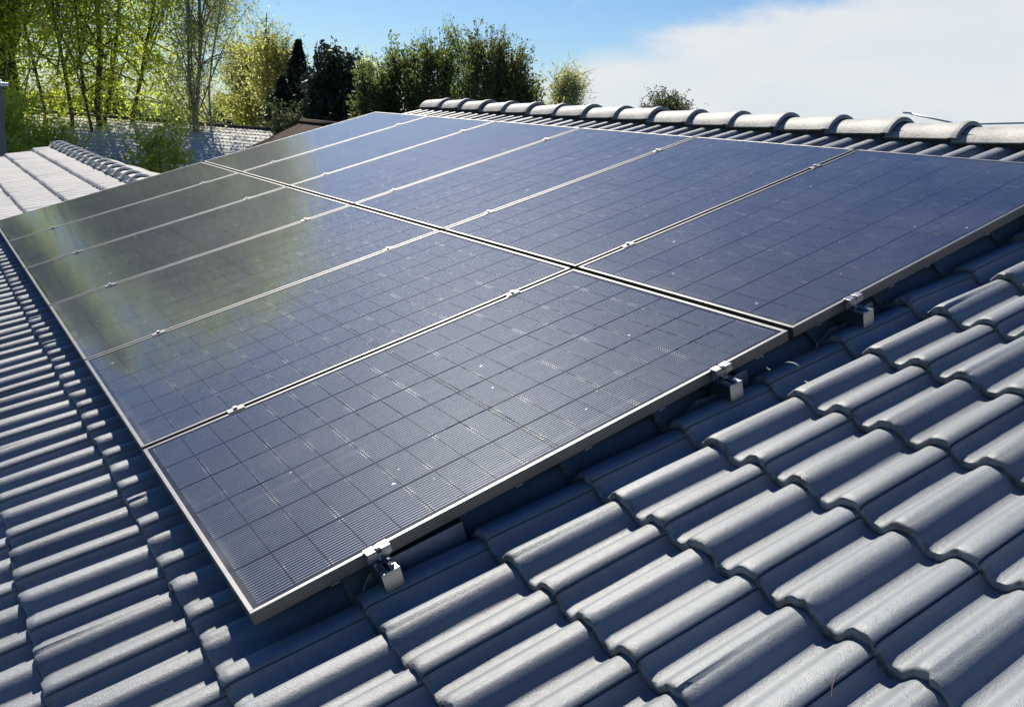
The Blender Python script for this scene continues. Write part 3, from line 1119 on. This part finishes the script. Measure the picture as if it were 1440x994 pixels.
# the big many-stemmed spring tree on the left
broad_tree('birch_tree', 'big many-stemmed tree with bright yellow-green spring leaves behind the low roof', 'tree', at(9.2, 38),
           [(-3.8, .5, 14.5, .7), (-1.8, -.6, 15.5, .75), (0.1, .2, 16.6, 1.25), (1.6, .8, 15.5, .8), (3.2, -.3, 14, .85), (-5.0, .6, 11, .6), (4.6, .4, 11.5, .55), (-.5, -1, 14, .6)],
           (-0.9, 0, 7.8), (5.4, 3.8, 8.6), 240, 10000, 98000, 0.074, LEAF_YG, BARK_D, droop=0.8, twl=1.7, trunk_r=0.10, clump=.6, tw=.003, root=0.7)
broad_tree('birch_tree', 'leafy yellow-green tree at the left edge behind the chimney', 'tree', at(4.9, 38),
           [(-.3, .2, 11.5, .9), (.5, .1, 11.5, .8), (0, .6, 12.5, .8)],
           (0.1, 0, 7.0), (1.15, 2.0, 5.4), 80, 3000, 26000, 0.07, LEAF_YG, BARK_D, droop=0.5, twl=1.4, trunk_r=0.2, clump=.4, tw=.003)
broad_tree('birch_tree', 'slim tree beyond the low roof, outside the left edge', 'tree', at(-0.3, 40),
           [(0, 0, 15, .9), (.6, .2, 13, .7)], (0, 0, 8.5), (1.1, 1.2, 6), 60, 2500, 16000, 0.09, LEAF_YG, BARK_D, droop=.5, twl=1.3, trunk_r=.2, tw=.003)
broad_tree('weeping_birch', 'pale weeping birch with thin hanging twigs, right of the big spring tree', 'tree', at(14.6, 37),
           [(-.5, .2, 12.5, .8), (.4, .1, 13, .9), (1.0, .5, 11.5, .6)],
           (0.1, 0, 8.2), (2.3, 2.0, 5.0), 60, 2400, 22000, 0.055, LEAF_PALE, BARK_P, droop=1.5, twl=2.4, trunk_r=0.085, tw=.003)
broad_tree('young_tree', 'small yellow-green tree between the weeping birch and the dark spruces', 'tree', at(17.7, 52),
           [(-.6, 0, 6.6, .8), (.7, .1, 7.0, .8)],
           (0, 0, 5.3), (2.0, 1.6, 2.4), 44, 1700, 9500, 0.10, LEAF_GOLD, BARK_D, droop=.2, twl=.7, trunk_r=0.09)
broad_tree('young_tree', 'tall thin half-bare golden tree behind the yellow-green one', 'tree', at(18.3, 44),
           [(0, 0, 8.3, .9), (.5, .1, 6.9, .6), (1.0, 0, 6.2, .5)],
           (0.3, 0, 5.8), (1.2, 1.0, 2.2), 34, 1300, 5000, 0.08, LEAF_GOLD, BARK_P, droop=-.5, twl=.8, trunk_r=0.11, tw=.010)

for k, (a_, d_, h_) in enumerate([(4.0, 33, 3.9), (6.6, 32, 3.5), (12.6, 31, 3.2)]):
    nm = ['light green bush left of the big tree near the chimney', 'light green bush below the left stems of the big tree', 'light green bush in front of the tiled neighbour roof'][k]
    broad_tree('bush', nm, 'bush', at(a_, d_), [(-.5, 0, h_ * .85, .8), (.5, .1, h_ * .9, .8), (0, .3, h_, .8)], (0, 0, h_ * .62), (1.4, 1.1, h_ * .42), 26, 800, 5200, .065, LEAF_YG, BARK_D,
               droop=-.3, twl=.6, group='bushes under the big spring tree', trunk_r=.05, tw=.003)

conifer('spruce', 'narrow pointed dark spruce, tallest of the dark evergreens', at(20.1, 42), CAM.z + 2.75, 1.3, 520, 24, 0.10, LEAF_DARK, shape=.9, bot=2.8)
conifer('spruce', 'short dark spruce left of the pointed spruce', at(19.2, 40), CAM.z + 1.15, 1.2, 380, 20, 0.10, LEAF_DARK, shape=.8, bot=2.6)
columnar('spruce', 'broad rounded dark evergreen right of the pointed spruce', at(22.3, 38), CAM.z + 2.25, 1.25, 900, 14, 0.13, LEAF_DARK, spike=.6)
columnar('spruce', 'dark evergreen bush beside the brown roof', at(21.2, 41), CAM.z + 1.2, .9, 500, 12, 0.13, LEAF_DARK, spike=.4)
columnar('shrub', 'low green shrub below the dark spruces at the brown roof', at(19.5, 37), CAM.z - 0.1, .8, 300, 12, 0.09, LEAF_PINE, spike=.3, cat='shrub')

tg = 'close group of tall trees behind the far end of the ridge'
columnar('arborvitae', 'dark green tree at the left end of the tall group', at(24.7, 30), CAM.z + 1.35, 0.83, 992, 14, 0.072, LEAF_HEDGE, tg)
columnar('arborvitae', 'dark spiky tree second from the left in the tall group', at(26.2, 30.5), CAM.z + 2.0, 0.83, 1120, 14, 0.072, LEAF_HEDGE, tg, spike=.5)
columnar('arborvitae', 'dark twiggy tree left of the pale poplar', at(28.2, 29.5), CAM.z + 2.25, 0.78, 1216, 14, 0.068, LEAF_HEDGE, tg, spike=.55)
columnar('poplar', 'pale green loose-leaved poplar in the middle of the tall group', at(29.8, 31.5), CAM.z + 2.9, 0.71, 768, 14, 0.064, LEAF_POPLAR, tg, spike=.7)
columnar('arborvitae', 'tallest dark bronze-tipped tree right of the poplar', at(31.2, 29), CAM.z + 2.5, 0.83, 1312, 14, 0.068, LEAF_BROWN, tg, spike=.7)
columnar('arborvitae', 'bronze-leaved tree second from the right in the tall group', at(32.6, 29.5), CAM.z + 2.15, 0.85, 1216, 14, 0.068, LEAF_BROWN, tg, spike=.7)
columnar('arborvitae', 'dark green sloping tree at the right end of the tall group', at(33.6, 30), CAM.z + 1.4, 0.78, 960, 14, 0.072, LEAF_HEDGE, tg, spike=.4)
broad_tree('birch_tree', 'pale thin birch far behind the left end of the tall group', 'tree', at(23.9, 60),
           [(0, 0, 7.6, 1), (.5, 0, 6.8, .6)], (0, 0, 5.8), (1.0, 1, 1.7), 30, 1000, 6000, .1, LEAF_PALE, BARK_P, droop=-.3, twl=.9, trunk_r=.1, tw=.012)
broad_tree('birch_tree', 'pale grey-green airy birch standing alone right of the tall group', 'tree', at(36.3, 46),
           [(0, 0, 7.0, 1), (.4, 0, 6.2, .6), (-.4, .1, 6.0, .6)], (0, 0, 5.6), (.95, .9, 1.5), 44, 1500, 6500, .065, LEAF_PALE, BARK_P, droop=-.7, twl=.75, trunk_r=.08, tw=.010)
columnar('shrub', 'low yellowish shrub at the foot of the airy birch', at(35.6, 40), CAM.z + .95, .5, 220, 12, .07, LEAF_GOLD, spike=.4, cat='shrub')
broad_tree('pine_tree', 'lone green pine top poking above the middle of the ridge', 'tree', at(42.4, 33),
           [(0, 0, CAM.z + .9, 1), (.6, 0, CAM.z + .7, .7), (-.5, 0, CAM.z + .6, .7)], (0, 0, CAM.z + .5), (1.0, .7, .72), 50, 1300, 24000, .05, LEAF_PINE, BARK_D, droop=-.9, twl=.5, trunk_r=.12)

# far-off wood that closes the horizon behind the houses
n = 60000
wa = np.radians(rng.uniform(-25, 33, n)); wd = rng.uniform(95, 125, n)
top = 3.9 + 1.1 * np.sin(wa * 47) + .8 * np.sin(wa * 113 + 1) + .5 * np.sin(wa * 260)
wp = np.stack([CAM.x + wd * np.sin(wa), CAM.y + wd * np.cos(wa), top * rng.uniform(0, 1, n) ** .7], 1)
V, F = leaf_cloud(wp, 0.45)
tag(npmesh('distant_wood', V, F, LEAF_HEDGE), 'far line of dark woodland behind the neighbouring roofs', 'woodland', kind='stuff')
